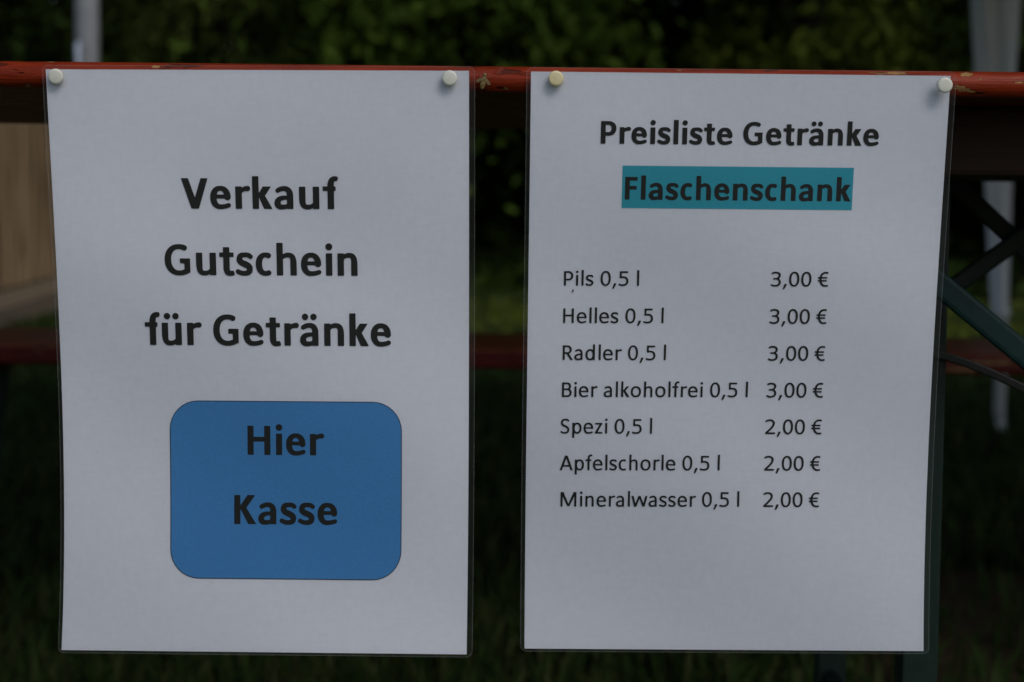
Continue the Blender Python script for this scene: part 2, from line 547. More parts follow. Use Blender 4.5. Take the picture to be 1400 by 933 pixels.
# ------------------------------------------------------------------ grey metal pole
def pole():
    px, d = 119, 8.2
    p = W(px, 40, d)
    t = thing('metal_pole', 'round grey galvanised metal pole standing in front of the trees', 'pole', (p.x, p.y, 0))
    r = 16*d/F
    mb = MB(); mb.tube([(p.x, p.y, -.02), (p.x, p.y, 2.5), (p.x, p.y, 4.6)], [r*1.05, r, r*.9], 28)
    mb.build('shaft', simple('galvanised_steel', (.42, .44, .47), (.55, .57, .60), 8, .5, .5, .25, bstr=.08), t, True)
    mb = MB(); mb.tube([(p.x, p.y, 4.59), (p.x, p.y, 4.64), (p.x, p.y, 4.66)], [r*.98, r*.98, r*.4], 24)
    mb.build('cap', M_STEEL, t, True)
    q0 = W(107, 86, d-.09); q1 = W(106, 62, d-.09)
    mb = MB(); mb.tube([(q0.x, q0.y, q0.z-.15), tuple(q0), tuple(q1), (q1.x+.004, q1.y+.02, q1.z+.015)], [.011, .011, .011, .005], 10)
    mb.build('cable_stub', simple('pale_blue_plastic', (.34, .40, .50), (.40, .46, .56), 30, .4), t, True)
pole()

# ------------------------------------------------------------------ party tent: leg, gathered curtain, roof
def tent():
    g = ground_at(1365, 603)
    X1, Y1 = g.x, g.y
    X0, Y0 = X1-3.0, Y1-4.5  # depth lengthened towards the camera so the unseen roof shades the bench
    X2 = X1+3.0                                   # unseen right half added to shade curtain and grass; visible leg stands mid-side
    t = thing('party_tent', 'white party tent leg with gathered side curtain at right behind the bench', 'tent', (X1, Y1, 0))
    white = simple('white_tent_fabric', (.62, .64, .70), (.70, .72, .77), 5, .7, .3, bstr=.1, bdist=.01)
    alu = simple('white_tube', (.58, .60, .64), (.64, .66, .70), 20, .4, .5)
    for (x, y) in ((X0, Y0), (X2, Y0), (X0, Y1), (X1, Y1), (X2, Y1)):
        mb = MB(); mb.tube([(x, y, 0), (x, y, 2.12)], .0175, 14)
        lg = mb.build('leg', alu, t, True)
        mb = MB(); mb.tube([(x, y, 0), (x, y, .012), (x, y, .05), (x, y, .06)], [.024, .024, .020, .018], 14)
        mb.build('foot', alu, lg, True)
    # gathered curtain hanging round the back right leg, tied in towards the bottom
    n, rows = 72, 40
    v, f = [], []
    for j in range(rows+1):
        z = .36+(2.05-.36)*j/rows
        s = (z-.36)/(2.05-.36)
        w = .021+.012*min(1, s/.3)+.068*max(0, s-.2)**1.0
        cx = X1 - .004 - .085*s
        for k in range(n):
            a = 2*math.pi*k/n
            fold = 1+.12*math.sin(7*a+5.5*s+1.2*math.sin(4*s))*min(1, .25+s)+.22*math.sin(3*a-6*s)
            v.append((cx+w*1.05*fold*math.cos(a), Y1+w*.85*fold*math.sin(a), z))
    for j in range(rows):
        for k in range(n):
            k2 = (k+1) % n
            f.append((j*n+k, j*n+k2, (j+1)*n+k2, (j+1)*n+k))
    obj('curtain', v, f, white, t, True)
    mb = MB(); mb.tube([(X1, Y1, .352), (X1, Y1, .372)], .0225, 16)
    mb.build('tie', alu, t, True)
    # roof: four sloping panels with a valance
    e = .05
    c = ((X0+X2)/2, (Y0+Y1)/2, 2.95)
    P = [(X0-e, Y0-e, 2.13), (X2+e, Y0-e, 2.13), (X2+e, Y1+e, 2.13), (X0-e, Y1+e, 2.13)]
    v, f = [], []
    N = 10
    for k in range(4):
        a, b = Vector(P[k]), Vector(P[(k+1) % 4]); C = Vector(c)
        base = len(v)
        for i in range(N+1):
            for j in range(N+1):
                q = a.lerp(b, j/N).lerp(C, i/N)
                q.z -= .10*math.sin(math.pi*i/N)*(1-.3*math.sin(math.pi*j/N))
                v.append(q)
        for i in range(N):
            for j in range(N):
                o = base+i*(N+1)+j
                f.append((o, o+1, o+N+2, o+N+1))
    rf = obj('roof', v, f, white, t, True)
    v, f = [], []
    for k in range(4):
        a, b = Vector(P[k]), Vector(P[(k+1) % 4])
        base = len(v)
        for j in range(31):
            q = a.lerp(b, j/30)
            v.append(q); v.append(q-Vector((0, 0, .22+.04*abs(math.sin(j/30*math.pi*8)))))
        for j in range(30):
            o = base+2*j
            f.append((o, o+1, o+3, o+2))
    obj('valance', v, f, white, rf)
    for (a, b) in (((X0, Y0), (X2, Y0)), ((X2, Y0), (X2, Y1)), ((X2, Y1), (X0, Y1)), ((X0, Y1), (X0, Y0))):
        mb = MB(); mb.tube([(a[0], a[1], 2.10), (b[0], b[1], 2.10)], .014, 10)
        mb.build('eave_bar', alu, t, True)
tent()

# ------------------------------------------------------------------ boards with rounded edges
def board(x0, x1, y0, y1, z0, z1, r, nx=60, seg=6):
    """long board along x, all long edges rounded with radius r"""
    sec = []
    for (cy, cz, a0) in ((y0+r, z0+r, 180), (y1-r, z0+r, 270), (y1-r, z1-r, 0), (y0+r, z1-r, 90)):
        for k in range(seg+1):
            a = math.radians(a0+90*k/seg)
            sec.append((cy+r*math.cos(a), cz+r*math.sin(a)))
    v, f = [], []
    n = len(sec)
    for i in range(nx+1):
        x = x0+(x1-x0)*i/nx
        sh = 1.0
        for (y, z) in sec: v.append((x, y, z))
    for i in range(nx):
        for k in range(n):
            k2 = (k+1) % n
            f.append((i*n+k, (i+1)*n+k, (i+1)*n+k2, i*n+k2))
    f.append(tuple(range(n)))
    f.append(tuple(nx*n+k for k in reversed(range(n))))
    return v, f

# ------------------------------------------------------------------ beer bench behind
def bench():
    D = 2.72
    p = W(700, 479, D); q = W(700, 506, D)
    z1, th, y0 = p.z, p.z-q.z, p.y
    t = thing('beer_bench', 'dull red painted beer bench standing in the dark grass behind the table', 'bench', (0, y0+.13, 0))
    x0, x1 = -1.08, 1.12
    v, f = board(x0, x1, y0, y0+.33, z1-th, z1, .006)
    m = red_paint('worn_red_bench_paint', [(.55, y0-(y0+.13), z1-.012, .05, .002), (.62, -.13, z1-.02, .03, .002), (.66, -.13, z1-.010, .05, .003), (-.64, -.12, z1, .08, .02)],
                  (.082, .010, .009), (.050, .007, .006), .72, (.22, .13, .06), z1)
    obj('seat', v, f, m, t)
    zu = z1-th-.001
    for s in (-1, 1):
        xc = .02+s*.80
        mb = MB(); mb.box(xc-.035, xc+.035, y0+.015, y0+.315, zu-.022, zu)
        mb.build('cleat', M_RAW, t)
        for yy in (y0+.03, y0+.295):
            mb = MB(); mb.tube([(xc, yy, zu-.02), (xc+s*.05, yy, .0)], .014, 8, ry=.010)
            mb.build('leg', M_GREEN, t)
        mb = MB(); mb.tube([(xc+s*.035, y0+.03, .12), (xc+s*.035, y0+.295, .12)], .010, 8)
        mb.build('crossbar', M_GREEN, t)
        mb = MB(); mb.tube([(xc+s*.022, y0+.1625, .24), (xc+s*.12, y0+.1625, zu)], .008, 8)
        mb.build('brace', M_GREEN, t)
        mb = MB(); mb.tube([(xc+s*.022, y0+.03, .24), (xc+s*.022, y0+.295, .24)], .008, 8)
        mb.build('crossbar', M_GREEN, t)
bench()

# ------------------------------------------------------------------ beer table in front
DT = 0.985
pt = W(700, 90.3, DT); pb = W(700, 126, DT)
TY, TZ1, TZ0 = pt.y, pt.z, pb.z            # front face, top, underside
def table():
    t = thing('beer_table', 'long orange red beer table with chipped front edge carrying both paper notices', 'table', (-.55, TY+.3, 0))
    x0, x1 = -1.68, .56
    def spot(px, py, rx, rz):
        p = W(px, py, DT)
        return (p.x+.55, -.3, p.z, rx*DT/F, rz*DT/F)
    sp = [spot(*a) for a in ((35, 118, 7, 2.2), (68, 84, 8, 1.6), (100, 83, 9, 1.4), (8, 82, 9, 1.5), (212, 91, 6, 2.0), (690, 121, 5, 1.8),
                             (1222, 100, 26, 2.2), (1325, 102, 9, 3.6), (1312, 121, 13, 4.0), (1341, 108, 4, 1.4),
                             (1392, 113, 7, 1.3), (1330, 125, 7, 1.2), (930, 96, 5, 1.2))]
    m = red_paint('worn_red_table_paint', sp, amount=.70)
    v, f = board(x0, x1, TY, TY+.60, TZ0, TZ1, .0062, 80, 8)
    obj('tabletop', v, f, m, t)
    def trestle(mirror):
        def mx(x): return -1.12-x if mirror else x
        xl = W(1268, 466, 1.15).x; xr = xl+.205
        yl, yr = W(1258, 600, 1.15).y, TY+.46
        mb = MB(); mb.box(*sorted((mx(xl-.026), mx(xr+.02))), TY+.10, TY+.565, TZ0-.038, TZ0-.0005, .003)
        mb.build('cleat', M_RAW, t)
        for (xx, yy) in ((xl, yl), (xr, yl), (xl, yr), (xr, yr)):
            xx = mx(xx)
            mb = MB(); mb.box(xx-.0104, xx+.0104, yy, yy+.024, 0, TZ0-.0385, .0015)
            mb.build('leg', M_SHADED_GREEN, t)
        def bar(d, w, th, pts, name='brace', mat=M_GREEN):
            P = [W(x, y, d) for (x, y) in pts]
            P = [(mx(p.x), yl+.012+(d-1.15), p.z) for p in P]
            mb = MB(); mb.tube(P, w, 12, ry=th)
            mb.build(name, mat, t)
            return P
        bar(1.36, .0060, .003, [(1230, 180), (1570, 499)], mat=M_SHADED_GREEN)
        bar(1.347, .0060, .003, [(1230, 450), (1570, 197)], mat=M_SHADED_GREEN)
        P = bar(1.10, .0068, .003, [(1262, 369), (1700, 728)])
        mb = MB(); mb.tube([P[0], (P[0][0], yl+.012, P[0][2])], .004, 10); mb.build('pivot', M_STEEL, t, True)
        bar(1.136, .0025, .0025, [(1262, 481), (1290, 487), (1325, 498), (1362, 513), (1400, 531), (1460, 560), (1700, 670)], 'catch_rod', M_BLACK)
        for xx in (mx(xl), mx(xr)):
            for zz in (TZ0-.06, .33):
                mb = MB(); mb.tube([(xx, yl+.02, zz), (xx, yr+.004, zz)], .006, 10)
                mb.build('crossbar', M_SHADED_GREEN, t)
    trestle(False)
    trestle(True)
table()

# ------------------------------------------------------------------ lettering: every letter drawn as strokes, merged into one outline
XH, CAP, ASC, DSC = .466, .634, .680, -.185
class G:
    """glyph field: signed distance of a union of strokes, dots and polygons (em units)"""
    def __init__(s, adv): s.adv = adv; s.p = []
    def seg(s, a, b, wa, wb=None, endcap=True): s.p.append(('seg', a, b, wa, wb or wa)); return s
    def stem(s, x0, x1, y0, y1): s.p.append(('box', x0, x1, y0, y1)); return s
    def dot(s, x, y, r): s.p.append(('dot', x, y, r)); return s
    def poly(s, *pts): s.p.append(('poly', pts)); return s
    def path(s, pts, w):
        """pts polyline, w list of widths; butt ends, round joints"""
        n = len(pts)
        ws = w if hasattr(w, '__len__') else [w]*n
        for i in range(n-1):
            s.p.append(('seg', pts[i], pts[i+1], ws[i], ws[i+1]))
            if i > 0: s.p.append(('dot', pts[i][0], pts[i][1], ws[i]/2))
        return s
    def field(s, X, Y, r):
        D = np.full(X.shape, 9.0)
        for q in s.p:
            if q[0] == 'box':
                _, x0, x1, y0, y1 = q
                qx = np.abs(X-(x0+x1)/2)-((x1-x0)/2-r); qy = np.abs(Y-(y0+y1)/2)-((y1-y0)/2-r)
                d = np.hypot(np.maximum(qx, 0), np.maximum(qy, 0))+np.minimum(np.maximum(qx, qy), 0)-r
            elif q[0] == 'dot':
                d = np.hypot(X-q[1], Y-q[2])-q[3]
            elif q[0] == 'seg':
                _, a, b, wa, wb = q
                tx, ty = b[0]-a[0], b[1]-a[1]; L = math.hypot(tx, ty)
                if L < 1e-9: continue
                tx, ty = tx/L, ty/L
                al = (X-a[0])*tx+(Y-a[1])*ty; ac = np.abs(-(X-a[0])*ty+(Y-a[1])*tx)
                hw = (wa+(wb-wa)*np.clip(al/L, 0, 1))/2
                rr = min(r, L*.49)
                qx = np.abs(al-L/2)-(L/2-rr); qy = ac-(hw-rr)
                d = np.hypot(np.maximum(qx, 0), np.maximum(qy, 0))+np.minimum(np.maximum(qx, qy), 0)-rr
            else:
                pts = q[1]
                area = sum(pts[i][0]*pts[(i+1) % len(pts)][1]-pts[(i+1) % len(pts)][0]*pts[i][1] for i in range(len(pts)))
                if area < 0: pts = pts[::-1]
                d = np.full(X.shape, -9.0)
                for i in range(len(pts)):
                    a, b = pts[i], pts[(i+1) % len(pts)]
                    tx, ty = b[0]-a[0], b[1]-a[1]; L = math.hypot(tx, ty)
                    d = np.maximum(d, ((X-a[0])*ty-(Y-a[1])*tx)/L)
            D = np.minimum(D, d)
        return D

def arc(cx, cy, rx, ry, a0, a1, n=26, p=2.3):
    out = []
    for k in range(n+1):
        a = math.radians(a0+(a1-a0)*k/n)
        c, q = math.cos(a), math.sin(a)
        out.append((cx+rx*math.copysign(abs(c)**(2/p), c), cy+ry*math.copysign(abs(q)**(2/p), q)))
    return out
def arcw(a0, a1, w, t, n=26):
    return [t+(w-t)*abs(math.cos(math.radians(a0+(a1-a0)*k/n)))**1.6 for k in range(n+1)]
def bez(p0, p1, p2, p3, n=14):
    out = []
    for k in range(n+1):
        t = k/n; u = 1-t
        out.append(tuple(u**3*p0[i]+3*u*u*t*p1[i]+3*u*t*t*p2[i]+t**3*p3[i] for i in (0, 1)))
    return out
def lerpw(a, b, n): return [a+(b-a)*k/(n-1) for k in range(n)]

def glyph(ch, B):
    w, t = (.132, .100) if B else (.088, .074)         # stem and horizontal thickness
    o = .010                                            # overshoot
    A = dict(zip('PilsHeRadrBkohfSpzAcMnwVuGtKF', [0]*40))
    reg = dict(P=1058, i=470, l=470, s=801, H=1276, e=1019, R=1112, a=981, d=1076, r=714, B=1114, k=931, o=1080, h=1076,
               f=625, S=941, p=1076, z=809, A=1185, c=866, M=1751, n=1076, w=1464)
    bol = dict(V=1165, e=1030, r=727, k=981, a=1012, u=1100, f=648, G=1306, t=711, s=818, c=857, h=1100, i=503, n=1100,
               H=1292, K=1120, P=1089, l=503, F=940)
    if ch == ' ': return G(463/2048)
    if ch in '0235€': g = G(1038/2048)
    elif ch == ',': g = G(511/2048)
    else:
        b = {'ü': 'u', 'ä': 'a'}.get(ch, ch)
        g = G((bol if B else reg)[b]/2048)
    W_ = g.adv
    L = .061 if B else .084
    mg = .036 if B else .044                             # side bearing of a stem
    Rr = W_-L+.004
    def bowl(xl, xr, yb=-o, yt=XH+o, a0=0, a1=360, n=40, p=2.25, ww=None, tt=None):
        ww, tt = ww or w, tt or t
        cx, cy, rx, ry = (xl+xr)/2, (yb+yt)/2, (xr-xl-ww)/2, (yt-yb-tt)/2
        return arc(cx, cy, rx, ry, a0, a1, n, p), arcw(a0, a1, ww, tt, n)
    def arch(xl, xr, top):                              # the shoulder of n and h
        ls, rs = xl+w*.55, xr-w/2
        k = top-t/2+o
        a = bez((ls, k-.125), (ls+.035, k-.045), (ls+.085, k), ((ls+rs)/2+.03, k), 14)
        b = bez(((ls+rs)/2+.03, k), (rs-.015, k), (rs, k-.07), (rs, k-.17), 14)
        g.path(a+b[1:], lerpw(t*.62, t*1.02, 15)+lerpw(t, w, 14))
        g.stem(xr-w, xr, 0, k-.15)
    if ch in 'nh':
        g.stem(L, L+w, 0, XH if ch == 'n' else ASC); arch(L, Rr, XH)
    elif ch in 'uü':
        g.stem(Rr-w, Rr, 0, XH)
        ls, rs = L+w/2, Rr-w*.55
        k = t/2-o
        a = bez((rs, k+.125), (rs-.035, k+.045), (rs-.085, k), ((ls+rs)/2-.03, k), 14)
        b = bez(((ls+rs)/2-.03, k), (ls+.015, k), (ls, k+.07), (ls, k+.17), 14)
        g.path(a+b[1:], lerpw(t*.62, t*1.02, 15)+lerpw(t, w, 14))
        g.stem(L, L+w, k+.15, XH)
        if ch == 'ü':
            for s in (-1, 1): g.dot(W_/2+s*(.090 if B else .095), .603, .067 if B else .050)
    elif ch == 'r':
        g.stem(L, L+w, 0, XH)
        k = XH-t/2+o
        a = bez((L+w*.55, k-.14), (L+w*.6+.03, k-.03), (L+w+.045, k+.002), (W_-.020, k-.004), 16)
        g.path(a, lerpw(t*.62, t*1.12, 17))
    elif ch in 'il':
        g.stem(L, L+w, 0, XH if ch == 'i' else ASC)
        if ch == 'i': g.dot(L+w/2, .602, .072 if B else .054)
    elif ch in 'oe':
        xl, xr = mg, W_-mg
        if ch == 'o': g.path(*bowl(xl, xr))
        else:
            xr = W_-.040
            pts, ws = bowl(xl, xr, a0=-4, a1=265, n=44)
            g.path(pts, ws)
            cx, yb = (xl+xr)/2, -o+t/2
            tail = bez((cx-.02, yb), (cx+.06, yb-.001), (xr-.095, yb+.012), (xr-.030, yb+.038), 12)
            g.path(tail, lerpw(t, t*.92, 13))
            ym = .215
            g.stem(xl+w*.6, xr-.012, ym, ym+t*.80)
            g.stem(xr-w, xr-.001, ym, ym+.06)
    elif ch == 'c':
        xl, xr = mg, W_-.022
        pts, ws = bowl(xl, xr+.06, a0=62, a1=298, n=40)
        g.path(pts, [x*(1 if i > 3 else 1.04) for i, x in enumerate(ws)])
    elif ch in 'aä':
        xr = W_-(.064 if B else .080)
        g.stem(xr-w, xr, 0, .30)
        k = XH-t/2+o
        rs = xr-w/2
        a = bez((rs, .28), (rs, k-.05), (rs-.045, k), (W_/2-.008, k), 14)
        b = bez((W_/2-.008, k), (W_/2-.075, k), (.150, k-.020), (.098, k-.048), 12)
        g.path(a+b[1:], lerpw(w, t*1.02, 15)+lerpw(t, t*.95, 12))
        # bowl
        yt, yb = .278, -o+t/2
        xl = .036 if B else .042
        m = [(xr-w*.5, yt-t*.42)] + bez((xr-w, yt-t*.42), (.16, yt-t*.40), (xl+w/2, yt-.085), (xl+w/2, .126), 16)
        m2 = bez((xl+w/2, .126), (xl+w/2, .05), (xl+w/2+.05, yb), (xl+.165, yb), 12)
        m3 = bez((xl+.165, yb), (xl+.23, yb), (xr-w*.9, .055), (xr-w*.5, .105), 12)
        g.path(m+m2[1:]+m3[1:], [t*.85]*2+lerpw(t*.85, w*.98, 16)+lerpw(w, t, 12)+lerpw(t, t*.7, 12))
        if ch == 'ä':
            for s in (-1, 1): g.dot(W_/2-.006+s*(.090 if B else .095), .603, .067 if B else .050)
    elif ch in 'dp':
        if ch == 'd':
            g.stem(Rr-w, Rr, 0, ASC); pts, ws = bowl(mg, Rr-.012)
        else:
            g.stem(L, L+w, DSC, XH); pts, ws = bowl(L+.012, W_-mg)
        g.path(pts, ws)
    elif ch in 'sS':
        top = XH if ch == 's' else CAP
        xl, xr = (.030, W_-.028) if B else (.036, W_-.034)
        if ch == 'S': xl, xr = mg, W_-.048
        yt, yb = top-t/2+o, t/2-o
        h = yt-yb; q = .25*h
        wl = w*.98
        a = bez((xr-.030, yt-.048*(1.3 if ch == 'S' else 1)), (xr-.08, yt-.008), (.5*(xl+xr)+.09, yt), (.5*(xl+xr)+.015, yt), 10)
        b = bez((.5*(xl+xr)+.015, yt), (xl+.075, yt), (xl+wl/2, yt-.35*q), (xl+wl/2, yt-q), 10)
        c = bez((xl+wl/2, yt-q), (xl+wl/2, yt-2.05*q), (xr-wl/2, yb+2.1*q), (xr-wl/2, yb+.98*q), 18)
        d = bez((xr-wl/2, yb+.98*q), (xr-wl/2, yb+.32*q), (xr-.09, yb), (.5*(xl+xr)-.02, yb), 10)
        e = bez((.5*(xl+xr)-.02, yb), (xl+.10, yb), (xl+.05, yb+.022), (xl+.016, yb+.046*(1.2 if ch == 'S' else 1)), 10)
        g.path(a+b[1:]+c[1:]+d[1:]+e[1:], lerpw(t*.96, t, 11)+lerpw(t, w*.94, 10)+lerpw(w*.94, w, 9)+lerpw(w, w*.94, 9)+lerpw(w*.94, t, 10)+lerpw(t, t*.96, 10))
    elif ch in 'ft':
        if ch == 'f':
            x = .118 if B else .112
            k = ASC+.006-t/2
            a = [(x+w/2, .0), (x+w/2, k-.15)]+bez((x+w/2, k-.15), (x+w/2, k-.04), (x+w/2+.035, k), (x+w/2+.105, k), 12)[1:]+[(W_+.008, k-.010)]
            g.path(a, [w, w]+lerpw(w, t, 12)+[t*1.0])
            g.stem(.018, W_-.030, XH-t*.92+.006, XH+.006)
        else:
            x = .098
            k = t/2-o
            a = [(x+w/2, .585 if B else .575), (x+w/2, .16)]+bez((x+w/2, .16), (x+w/2, .03), (x+w/2+.045, k), (x+w/2+.115, k), 12)[1:]+[(W_-.026, k+.012)]
            g.path(a, [w, w]+lerpw(w, t, 12)+[t])
            g.stem(.016, W_-.030, XH-t*.92+.006, XH+.006)
    elif ch in 'kK':
        top = ASC if ch == 'k' else CAP
        hh = XH if ch == 'k' else CAP
        g.stem(L, L+w, 0, top)
        xm = L+w+(.004 if ch == 'k' else .004)
        ym = .248 if ch == 'k' else .330
        dw = w*1.16
        xr = W_-.008
        # upper arm and leg meet at the stem
        g.poly((xr-.03-dw*1.04, hh), (xr-.022, hh), (xm+dw*.70, ym), (xm-dw*.30, ym-.004), (xm-dw*.3, ym+.01))
        g.poly((xm-.01, ym+.02), (xm+dw*.62, ym+.075), (xr, 0), (xr-dw*1.12, 0))
    elif ch == 'V':
        dw = w*1.10; m = W_/2
        g.poly((.008, CAP), (.008+dw, CAP), (m+dw*.50, 0), (m-dw*.53, 0))
        g.poly((W_-.008, CAP), (W_-.008-dw, CAP), (m-dw*.50, 0), (m+dw*.53, 0))
    elif ch == 'A':
        dw = w*1.07; m = W_/2
        g.poly((.004, 0), (.004+dw, 0), (m+dw*.46, CAP), (m-dw*.58, CAP))
        g.poly((W_-.004, 0), (W_-.004-dw, 0), (m-dw*.46, CAP), (m+dw*.58, CAP))
        g.stem(.14, W_-.14, .155, .155+t*.95)
    elif ch == 'w':
        dw = w*1.03; q = W_/4
        tops = [.010+dw/2, W_/2, W_-.010-dw/2]; bots = [.010+q*.93, W_-.010-q*.93]
        for (a, b) in ((tops[0], bots[0]), (tops[1], bots[0]), (tops[1], bots[1]), (tops[2], bots[1])):
            g.poly((a-dw*.5, XH), (a+dw*.5, XH), (b+dw*.52, 0), (b-dw*.52, 0))
    elif ch == 'M':
        g.stem(L, L+w, 0, CAP); g.stem(W_-L-w, W_-L, 0, CAP)
        dw = w*1.10; m = W_/2
        g.poly((L, CAP), (L+dw*1.25, CAP), (m+dw*.45, .015), (m-dw*.45, .015))
        g.poly((W_-L, CAP), (W_-L-dw*1.25, CAP), (m-dw*.45, .015), (m+dw*.45, .015))
    elif ch == 'z':
        x0, x1 = .040, W_-.040
        g.stem(x0+.008, x1-.004, XH-t*.95, XH); g.stem(x0, x1, 0, t*.95)
        g.poly((x1-.004-w*1.25, XH-t*.8), (x1-.004, XH-t*.6), (x0+w*1.25, t*.8), (x0, t*.6))
    elif ch == 'H':
        g.stem(L+.004, L+.004+w, 0, CAP); g.stem(W_-L-.004-w, W_-L-.004, 0, CAP)
        g.stem(L+w*.5, W_-L-w*.5, .290, .290+t*1.02)
    elif ch == 'F':
        g.stem(L+.006, L+.006+w, 0, CAP)
        g.stem(L+.006, W_-.042, CAP-t*1.02, CAP); g.stem(L+.006, W_-.062, .283, .283+t*1.0)
    elif ch in 'PRB':
        x = L+.006
        g.stem(x, x+w, 0, CAP)
        def lobe(xr, yt, yb, tw=1.0):
            r = (yt-yb-t)/2
            cx = xr-w/2-r*.98
            pts = [(x+w*.4, yt-t/2), (cx, yt-t/2)]+arc(cx, (yt+yb)/2, r*.98, r, 90, -90, 24, 2.15)[1:-1]+[(cx, yb+t/2), (x+w*.4, yb+t/2)]
            ws = [t, t]+arcw(90, -90, w*1.02, t, 24)[1:-1]+[t, t]
            g.path(pts, ws)
        if ch == 'P': lobe(W_-.036, CAP, .225)
        elif ch == 'R':
            lobe(W_-.070, CAP, .268)
            g.poly((x+w+.07, .285), (x+w+.07+w*1.0, .315), (W_-.014, 0), (W_-.016-w*1.14, 0))
        else:
            lobe(W_-.068, CAP, .298); lobe(W_-.038, .298+t, 0)
    elif ch == 'G':
        xl, xr = mg, W_-.066
        pts, ws = bowl(xl, xr+.075, -o, CAP+o, 58, 292, 46, 2.2, w*1.03, t*1.02)
        g.path(pts, ws)
        cx = (xl+xr+.075)/2
        q = pts[-1]
        g.path(bez(q, (q[0]+.05, q[1]+.010), (xr-w*.5, q[1]+.018), (xr-w*.35, q[1]+.050), 8), lerpw(ws[-1], w*.75, 9))
        g.stem(xr-w*.92, xr, .045, .345); g.stem(xr-.215, xr-.005, .345-t*1.0, .345)
    elif ch == '0':
        g.path(*bowl(.040, W_-.040, -o, CAP+o, n=48, p=2.25))
    elif ch == '2':
        k = CAP+o-t/2; xr = W_-.062
        a = bez((.062, k-.062), (.115, k-.012), (.165, k), (.225, k), 10)
        b = bez((.225, k), (.33, k), (xr-w/2, k-.055), (xr-w/2, .475), 12)
        c = bez((xr-w/2, .475), (xr-w/2, .36), (.30, .25), (.085, .050), 14)
        g.path(a+b[1:]+c[1:], lerpw(t*.95, t, 11)+lerpw(t, w, 12)+lerpw(w, w*.92, 14))
        g.stem(.046, W_-.042, 0, t*.98)
    elif ch == '3':
        k = CAP+o-t/2; kb = t/2-o; xr = W_-.058
        a = bez((.075, k-.046), (.12, k-.010), (.165, k), (.22, k), 10)
        b = bez((.22, k), (.33, k), (xr-.012-w/2, k-.05), (xr-.012-w/2, .488), 12)
        c = bez((xr-.012-w/2, .488), (xr-.012-w/2, .40), (.33, .338), (.225, .335), 10)
        g.path(a+b[1:]+c[1:], lerpw(t*.95, t, 11)+lerpw(t, w, 12)+lerpw(w, t*.9, 10))
        g.stem(.13, .255, .335-t*.45, .335+t*.45)
        c = bez((.225, .335), (.35, .335), (xr-w/2, .275), (xr-w/2, .175), 12)
        d = bez((xr-w/2, .175), (xr-w/2, .075), (.32, kb), (.205, kb), 12)
        e = bez((.205, kb), (.14, kb), (.09, kb+.022), (.052, kb+.048), 8)
        g.path(c+d[1:]+e[1:], lerpw(t*.9, w, 13)+lerpw(w, t, 12)+lerpw(t, t*.95, 8))
    elif ch == '5':
        x = .088; kb = t/2-o; xr = W_-.052
        g.stem(x, x+w*.92, .335, CAP); g.stem(x, xr-.022, CAP-t, CAP)
        a = bez((x+.02, .352), (.16, .372), (.19, .376), (.225, .376), 8)
        b = bez((.225, .376), (.36, .376), (xr-w/2, .305), (xr-w/2, .195), 14)
        c = bez((xr-w/2, .195), (xr-w/2, .075), (.33, kb), (.20, kb), 14)
        d = bez((.20, kb), (.14, kb), (.095, kb+.016), (.062, kb+.036), 8)
        g.path(a+b[1:]+c[1:]+d[1:], lerpw(t*.95, t, 9)+lerpw(t, w, 14)+lerpw(w, t, 14)+lerpw(t, t*.95, 8))
    elif ch == '€':
        xl = .070
        pts, ws = bowl(xl, W_+.09, -o, CAP+o, 68, 292, 40, 2.2)
        g.path(pts, ws)
        g.stem(.008, W_-.115, .350, .350+t*.85); g.stem(.008, W_-.130, .220, .220+t*.85)
    elif ch == ',':
        g.poly((.100, .108), (.200, .108), (.172, .02), (.095, -.125), (.030, -.125))
    return g

